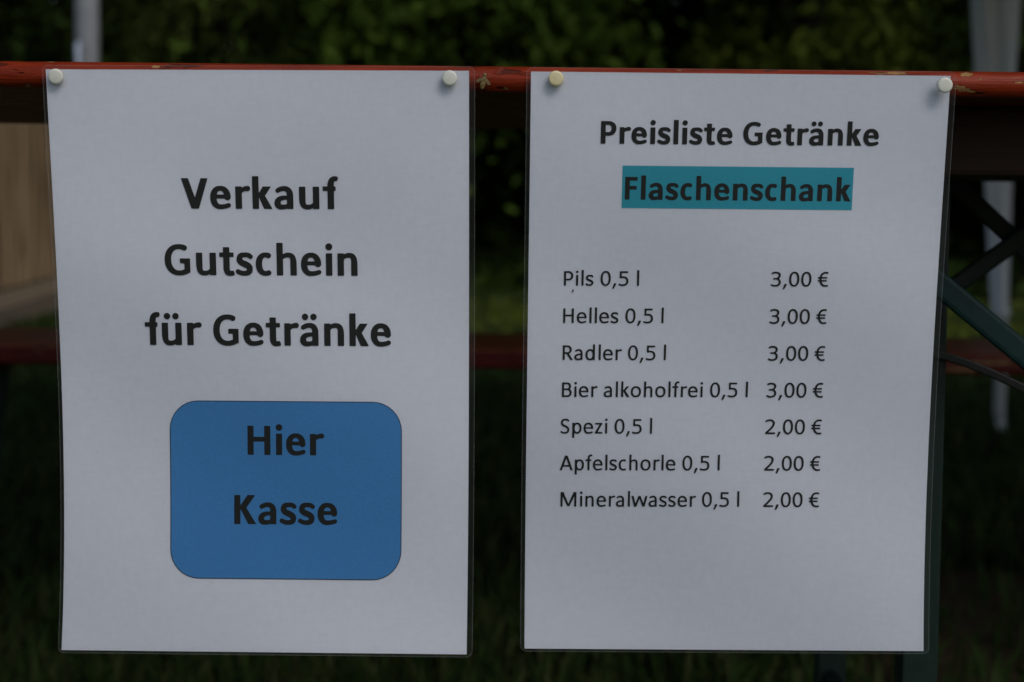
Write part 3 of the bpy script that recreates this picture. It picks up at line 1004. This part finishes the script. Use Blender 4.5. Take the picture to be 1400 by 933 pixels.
_cache = {}
def glyph_mesh(ch, B):
    """outline by marching squares, then filled with triangles -> (verts2d, tris, advance)"""
    if (ch, B) in _cache: return _cache[(ch, B)]
    g = glyph(ch, B)
    if not g.p:
        _cache[(ch, B)] = ([], [], g.adv, 0, 0); return _cache[(ch, B)]
    hstep = .0075
    gx = np.arange(-.06, g.adv+.08, hstep); gy = np.arange(-.24, .76, hstep)
    X, Y = np.meshgrid(gx, gy)
    D = g.field(X, Y, (.012 if B else .009))
    D = np.where(np.abs(D) < 1e-6, 1e-6, D)
    ins = D < 0
    # slight smoothing = ink spread, rounded inner corners
    K = np.pad(D, 1, mode='edge')
    D = (K[1:-1, 1:-1]*4+K[:-2, 1:-1]+K[2:, 1:-1]+K[1:-1, :-2]+K[1:-1, 2:])/8 - .0012
    D = np.where(np.abs(D) < 1e-6, 1e-6, D)
    ins = D < 0
    pts, pid, edges = [], {}, []
    def ept(i, j, vert):
        key = (i, j, vert)
        if key in pid: return pid[key]
        if vert: i2, j2 = i+1, j
        else: i2, j2 = i, j+1
        a, b = D[i, j], D[i2, j2]; t = a/(a-b)
        t = min(max(t, .04), .96)
        p = (X[i, j]+(X[i2, j2]-X[i, j])*t, Y[i, j]+(Y[i2, j2]-Y[i, j])*t)
        pid[key] = len(pts); pts.append(p)
        return pid[key]
    code = ins[:-1, :-1]*1+ins[:-1, 1:]*2+ins[1:, 1:]*4+ins[1:, :-1]*8
    for i, j in np.argwhere((code > 0) & (code < 15)):
        c = code[i, j]
        e = []
        if ins[i, j] != ins[i, j+1]: e.append(ept(i, j, False))
        if ins[i, j+1] != ins[i+1, j+1]: e.append(ept(i, j+1, True))
        if ins[i+1, j] != ins[i+1, j+1]: e.append(ept(i+1, j, False))
        if ins[i, j] != ins[i+1, j]: e.append(ept(i, j, True))
        if len(e) == 2: edges.append((e[0], e[1]))
        elif len(e) == 4: edges += [(e[0], e[1]), (e[2], e[3])] if c == 10 else [(e[0], e[3]), (e[1], e[2])]
    vs, es, fs, *_ = delaunay_2d_cdt([Vector(p) for p in pts], edges, [], 0, 1e-7)
    def inside(p):
        fx, fy = (p[0]-gx[0])/hstep, (p[1]-gy[0])/hstep
        j, i = int(fx), int(fy)
        if i < 0 or j < 0 or i >= len(gy)-1 or j >= len(gx)-1: return False
        a, b = fx-j, fy-i
        return (D[i, j]*(1-a)*(1-b)+D[i, j+1]*a*(1-b)+D[i+1, j]*(1-a)*b+D[i+1, j+1]*a*b) < 0
    tris = [tuple(f) for f in fs if inside(sum((Vector(vs[k]) for k in f), Vector((0, 0)))/len(f))]
    v2 = [tuple(v) for v in vs]
    xs = [v2[k][0] for f in tris for k in f]
    _cache[(ch, B)] = (v2, tris, g.adv, min(xs), max(xs))
    return _cache[(ch, B)]

# ------------------------------------------------------------------ the two laminated notices
class Sheet:
    """a gently bent A4 sheet; (u, v) run 0..1 across and down the paper"""
    def __init__(s, left, right, top, bottom, d0):
        s.pl = np.polyfit([y for x, y in left], [x for x, y in left], 3)
        s.pr = np.polyfit([y for x, y in right], [x for x, y in right], 3)
        s.top, s.bot, s.d0 = top, bottom, d0
        y0 = .5*(top[0]+top[1])
        s.w0 = np.polyval(s.pr, y0)-np.polyval(s.pl, y0)
    def edge(s, y):
        return np.polyval(s.pl, y), np.polyval(s.pr, y)
    def uv(s, x, y):
        a, b = s.edge(y); u = (x-a)/(b-a)
        yt = s.top[0]+(s.top[1]-s.top[0])*u; yb = s.bot[0]+(s.bot[1]-s.bot[0])*u
        return u, (y-yt)/(yb-yt)
    def at(s, u, v, off=0.0):
        u, v = np.asarray(u, float), np.asarray(v, float)
        y = (s.top[0]+(s.top[1]-s.top[0])*u)*(1-v)+(s.bot[0]+(s.bot[1]-s.bot[0])*u)*v
        a, b = s.edge(y)
        x = a+(b-a)*u
        dw = s.d0*s.w0/(b-a)
        e0, e1 = s.edge(s.top[0]), s.edge(s.bot[0])
        lin = s.d0*(1+(s.w0/(e1[1]-e1[0])-1)*v)
        d = .12*dw+.88*lin
        # a soft belly, as laminated sheets have
        d = d - .003*np.sin(np.pi*np.clip(v, 0, 1))*np.cos((u-.35)*2.2)
        # slight buckling of the plastic below the pinned edge
        k = np.clip(v*3, 0, 1)
        d = d + k*(.0007*np.sin(2*np.pi*(1.2*u+.7*v)+s.d0*40+s.w0) + .0005*np.sin(2*np.pi*(1.9*v-.8*u)+s.w0*2))
        return Wnp(x, y, d-off)

def grid_on(sheet, u0, u1, v0, v1, off, nu, nv, name, mat, parent, radius=None):
    """sheet-following patch; radius (in px) rounds its corners"""
    us = np.linspace(0, 1, nu+1)
    if radius:
        k = (1-np.cos(np.linspace(0, math.pi/2, 9)))
        a = radius/((v1-v0)*795.0)
        vs = np.concatenate([k*a, np.linspace(a, 1-a, nv+1)[1:-1], (1-k[::-1]*a)])
    else: vs = np.linspace(0, 1, nv+1)
    rows = []
    for q in vs:
        inset = 0
        if radius:
            dpx = min(q, 1-q)*(v1-v0)*795.0
            if dpx < radius: inset = (radius-math.sqrt(max(0, radius**2-(radius-dpx)**2)))/560.0
        rows.append(sheet.at(u0+inset+(u1-u0-2*inset)*us, np.full(nu+1, v0+(v1-v0)*q), off))
    V = np.concatenate(rows)
    n = nu+1
    f = [(j*n+i, (j+1)*n+i, (j+1)*n+i+1, j*n+i+1) for j in range(len(vs)-1) for i in range(nu)]
    return obj(name, V, f, mat, parent, True)

def ring_on(sheet, u0, u1, v0, v1, off, wpx, name, mat, parent, radius, inner=None):
    """thin outline band following a rounded rectangle"""
    A, Bv = 560.0, 795.0
    def outline(ins):
        r = max(radius-ins, .5)
        x0, x1, y0, y1 = u0*A+ins, u1*A-ins, v0*Bv+ins, v1*Bv-ins
        if ins and inner: x0, x1, y0, y1 = inner; r = .5
        P = []
        corners = ((x1-r, y0+r, -90), (x1-r, y1-r, 0), (x0+r, y1-r, 90), (x0+r, y0+r, 180))
        for c, (cx, cy, a0) in enumerate(corners):
            for k in range(9):
                a = math.radians(a0+90*k/8); P.append((cx+r*math.cos(a), cy+r*math.sin(a)))
            nx = corners[(c+1) % 4]
            e0 = P[-1]; a = math.radians(nx[2]); e1 = (nx[0]+r*math.cos(a), nx[1]+r*math.sin(a))
            for k in range(1, 30): P.append((e0[0]+(e1[0]-e0[0])*k/30, e0[1]+(e1[1]-e0[1])*k/30))
        return np.array(P)
    a, b = outline(0), outline(wpx)
    n = len(a)
    V = np.concatenate([sheet.at(a[:, 0]/A, a[:, 1]/Bv, off), sheet.at(b[:, 0]/A, b[:, 1]/Bv, off)])
    f = [(i, (i+1) % n, n+(i+1) % n, n+i) for i in range(n)]
    return obj(name, V, f, mat, parent)

def text(sheet, s, B, x0, y0, x1, y1, cap_px, off, name, parent):
    """string s with its ink running from photo x0 to x1 on the baseline y0..y1"""
    ua, va = sheet.uv(x0, y0); ub, vb = sheet.uv(x1, y1)
    pen = 0; V, T = [], []
    for ch in s:
        v2, tris, adv, mn, mx = glyph_mesh(ch, B)
        b = len(V)
        V += [(x+pen, y) for x, y in v2]
        T += [tuple(k+b for k in f) for f in tris]
        pen += adv
    used = sorted({k for f in T for k in f}); mp = {k: i for i, k in enumerate(used)}
    P = np.array([V[k] for k in used]); T = [tuple(mp[k] for k in f) for f in T]
    mn, mx = P[:, 0].min(), P[:, 0].max()
    q = (P[:, 0]-mn)/(mx-mn)
    u = ua+(ub-ua)*q
    vscale = cap_px/CAP/(sheet.bot[0]-sheet.top[0])
    v = va+(vb-va)*q-P[:, 1]*vscale
    return obj(name, sheet.at(u, v, off), T, M_INK, parent)

SL = Sheet([(63, 95), (65, 150), (71.2, 268), (76.8, 348), (80.8, 431), (85.2, 559), (87.4, 620), (87.6, 689), (86.6, 778), (84.6, 888)],
           [(641.3, 97), (641.3, 250), (641.2, 400), (641, 560), (640, 720), (638, 895)], (95, 97), (889, 895), DT-.0035)
SR = Sheet([(726, 98), (724.5, 233), (721.8, 420), (719.6, 600), (718, 760), (717, 887)],
           [(1300, 104), (1291.6, 220), (1284, 353), (1276, 485), (1268.3, 626), (1264.5, 754), (1262.6, 890)], (98, 104), (887, 890.5), DT-.0035)
T1, T2, T3 = .00035, .00020, .00065    # lettering, colour areas, film: distance in front of the paper

def notice(sheet, label, lam):
    p = sheet.at(.5, 0.0)
    t = thing('paper_notice', label, 'sign', tuple(p), group='laminated notices pinned to the table edge')
    grid_on(sheet, 0, 1, 0, 1, 0, 24, 40, 'paper', M_PAPER, t)
    (l, r, tp, bt) = lam
    u0, u1, v0, v1 = -l/560, 1+r/560, -tp/795, 1+bt/795
    grid_on(sheet, u0, u1, v0, v1, T3, 30, 40, 'laminate_film', M_FILM, t, radius=9)
    ring_on(sheet, u0, u1, v0, v1, T3+.0001, 4, 'film_border', M_BORDER, t, 9, (-.3, 560.3, -.3, 795.3))
    ring_on(sheet, u0, u1, v0, v1, T3+.0002, 1.0, 'film_edge', M_RIM, t, 9)
    return t

n1 = notice(SL, 'white laminated notice Verkauf Gutschein für Getränke with a blue Hier Kasse box', (5, 8, 6, 4))
text(SL, 'Verkauf', True, 249, 285.3, 462.8, 286.2, 41.4, T1, 'text_line', n1)
text(SL, 'Gutschein', True, 225.9, 376, 489, 377.3, 41.4, T1, 'text_line', n1)
text(SL, 'für Getränke', True, 198.9, 471.7, 534.6, 473.6, 41.4, T1, 'text_line', n1)
a = SL.uv(231.2, 547.5); b = SL.uv(548.3, 794.0)
box = grid_on(SL, a[0], b[0], a[1], b[1], T2, 16, 14, 'blue_box', M_BLUE, n1, radius=40)
ring_on(SL, a[0], b[0], a[1], b[1], T2+.0001, 1.1, 'outline', M_LINE, box, 40)
text(SL, 'Hier', True, 338.6, 621.9, 443.3, 622.9, 39.5, T1, 'text_line', box)
text(SL, 'Kasse', True, 320.2, 716.6, 461.0, 717.6, 39.5, T1, 'text_line', box)

n2 = notice(SR, 'white laminated drinks price list with a turquoise Flaschenschank heading', (6, 8, 6, 4))
text(SR, 'Preisliste Getränke', True, 821.2, 196.6, 1200.9, 199.6, 30.9, T1, 'text_line', n2)
a = SR.uv(851.3, 226.6); b = SR.uv(1164.4, 287.6)
bar = grid_on(SR, a[0], b[0], a[1], b[1], T2, 16, 6, 'highlight_bar', M_TEAL, n2)
text(SR, 'Flaschenschank', True, 854.1, 273.0, 1162.6, 275.6, 30.9, T1, 'text_line', bar)
for (s, x0, x1, y, xa, xb, yp, price) in (
        ('Pils 0,5 l', 770.9, 873.7, 390.7, 1053.7, 1132.0, 391.8, '3,00 €'),
        ('Helles 0,5 l', 769.9, 907.1, 441.8, 1051.8, 1129.8, 442.8, '3,00 €'),
        ('Radler 0,5 l', 769.2, 910.3, 492.4, 1049.7, 1127.6, 493.3, '3,00 €'),
        ('Bier alkoholfrei 0,5 l', 768.2, 1022.2, 543.0, 1047.7, 1125.0, 543.6, '3,00 €'),
        ('Spezi 0,5 l', 766.4, 891.4, 592.9, 1046.0, 1123.0, 593.7, '2,00 €'),
        ('Apfelschorle 0,5 l', 765.2, 983.9, 643.1, 1044.6, 1121.2, 643.6, '2,00 €'),
        ('Mineralwasser 0,5 l', 766.3, 1010.6, 692.8, 1043.5, 1119.6, 693.3, '2,00 €')):
    text(SR, s, False, x0, y, x1, y+.3, 19.9, T1, 'item_text', n2)
    text(SR, price, False, xa, yp, xb, yp+.2, 19.9, T1, 'price_text', n2)
a = SR.uv(783.3, 397.5)
q = np.array([(0, -2.4), (1.2, -.6), (.9, 1.8), (-.8, 2.0), (-1.1, .2)])
obj('dirt_speck', SR.at(a[0]+q[:, 0]/560, a[1]+q[:, 1]/795, T3+.0002), [(0, 1, 2, 3, 4)], ink_mat('brown_speck', (.10, .03, .015)), n2)

# ------------------------------------------------------------------ drawing pins
def pin(px, py, out, tilt, label, mat, r=.00385):
    p = W(px, py, DT-.0035-.0010)
    t = thing('drawing_pin', label, 'drawing pin', (p.x, p.y, p.z), (math.pi/2+tilt[0], tilt[1], 0), 'round headed pins holding the notices')
    prof = [(.0, out+.0032), (r*.70, out+.0032), (r*.93, out+.0030), (r, out+.0024), (r, out+.0010), (r*.95, out+.0002), (r*.80, out), (.0012, out-.0001)]
    n = 40
    v, f = [], []
    for (q, h) in prof:
        for k in range(n):
            a = 2*math.pi*k/n; v.append((q*math.cos(a), q*math.sin(a), h))
    for j in range(len(prof)-1):
        for k in range(n):
            k2 = (k+1) % n; f.append((j*n+k, (j+1)*n+k, (j+1)*n+k2, j*n+k2))
    obj('head', v, f, mat, t, True, False)
    mb = MB(); mb.tube([(0, 0, out+.0005), (0, 0, -.004), (0, 0, -.009)], [.0006, .0006, .0001], 8)
    mb.build('needle', M_STEEL, t, True, False)
pin(77.5, 104.7, .0003, (.10, -.20), 'off white pin at the far left corner of the Verkauf notice', M_PIN)
pin(615, 107.3, .0004, (.02, .10), 'off white pin at the right corner of the Verkauf notice', M_PIN)
pin(760, 107.8, .0006, (.03, .06), 'yellowed cream pin at the left corner of the price list', M_PIN_Y)
pin(1288.5, 117, .0034, (.03, .10), 'off white pin standing out at the right corner of the price list', M_PIN)

# ------------------------------------------------------------------ fly on the table edge
def fly():
    p = W(661, 111.5, DT-.001)
    t = thing('fly', 'small golden brown fly sitting on the red table edge between the notices', 'insect', tuple(p), (0, math.radians(12), 0))
    body = simple('fly_body', (.26, .17, .05), (.02, .016, .01), 700, .5, .4)
    # length runs down local -z, back towards -y
    prof = [(.0042, .0002), (.0038, .0008), (.0032, .0011), (.0026, .0007), (.0020, .0012), (.0008, .0015), (-.0004, .0011), (-.0014, .0014), (-.0028, .0013), (-.0038, .0007), (-.0044, .0001)]
    n = 14; v, f = [], []
    for (z, r) in prof:
        for k in range(n):
            a = 2*math.pi*k/n; v.append((r*math.cos(a), -.0014+r*.85*math.sin(a), z))
    for j in range(len(prof)-1):
        for k in range(n):
            k2 = (k+1) % n; f.append((j*n+k, j*n+k2, (j+1)*n+k2, (j+1)*n+k))
    obj('body', v, f, body, t, True, False)
    wm = simple('wing_membrane', (.20, .135, .05), (.08, .055, .025), 1500, .35, .5)
    for s in (-1, 1):
        q = [(s*.0007, -.0022, .0016), (s*.0020, -.0021, .0012), (s*.0034, -.0018, .0002), (s*.0038, -.0016, -.0010), (s*.0026, -.0019, -.0012), (s*.0010, -.0023, -.0002)]
        vv = q+[(x, y+.00008, z) for x, y, z in q]; m = len(q)
        ff = [tuple(range(m)), tuple(m+k for k in reversed(range(m)))]+[(k, (k+1) % m, m+(k+1) % m, m+k) for k in range(m)]
        obj('wing', vv, ff, wm, t, False, False)
        for zz, zf in ((.0018, .0032), (.0008, .0004), (-.0002, -.0028)):
            mb = MB(); mb.tube([(s*.0008, -.0010, zz), (s*.0022, -.0011, (zz+zf)/2), (s*.0030, .0008, zf)], .00013, 6)
            mb.build('leg', body, t, False, False)
fly()
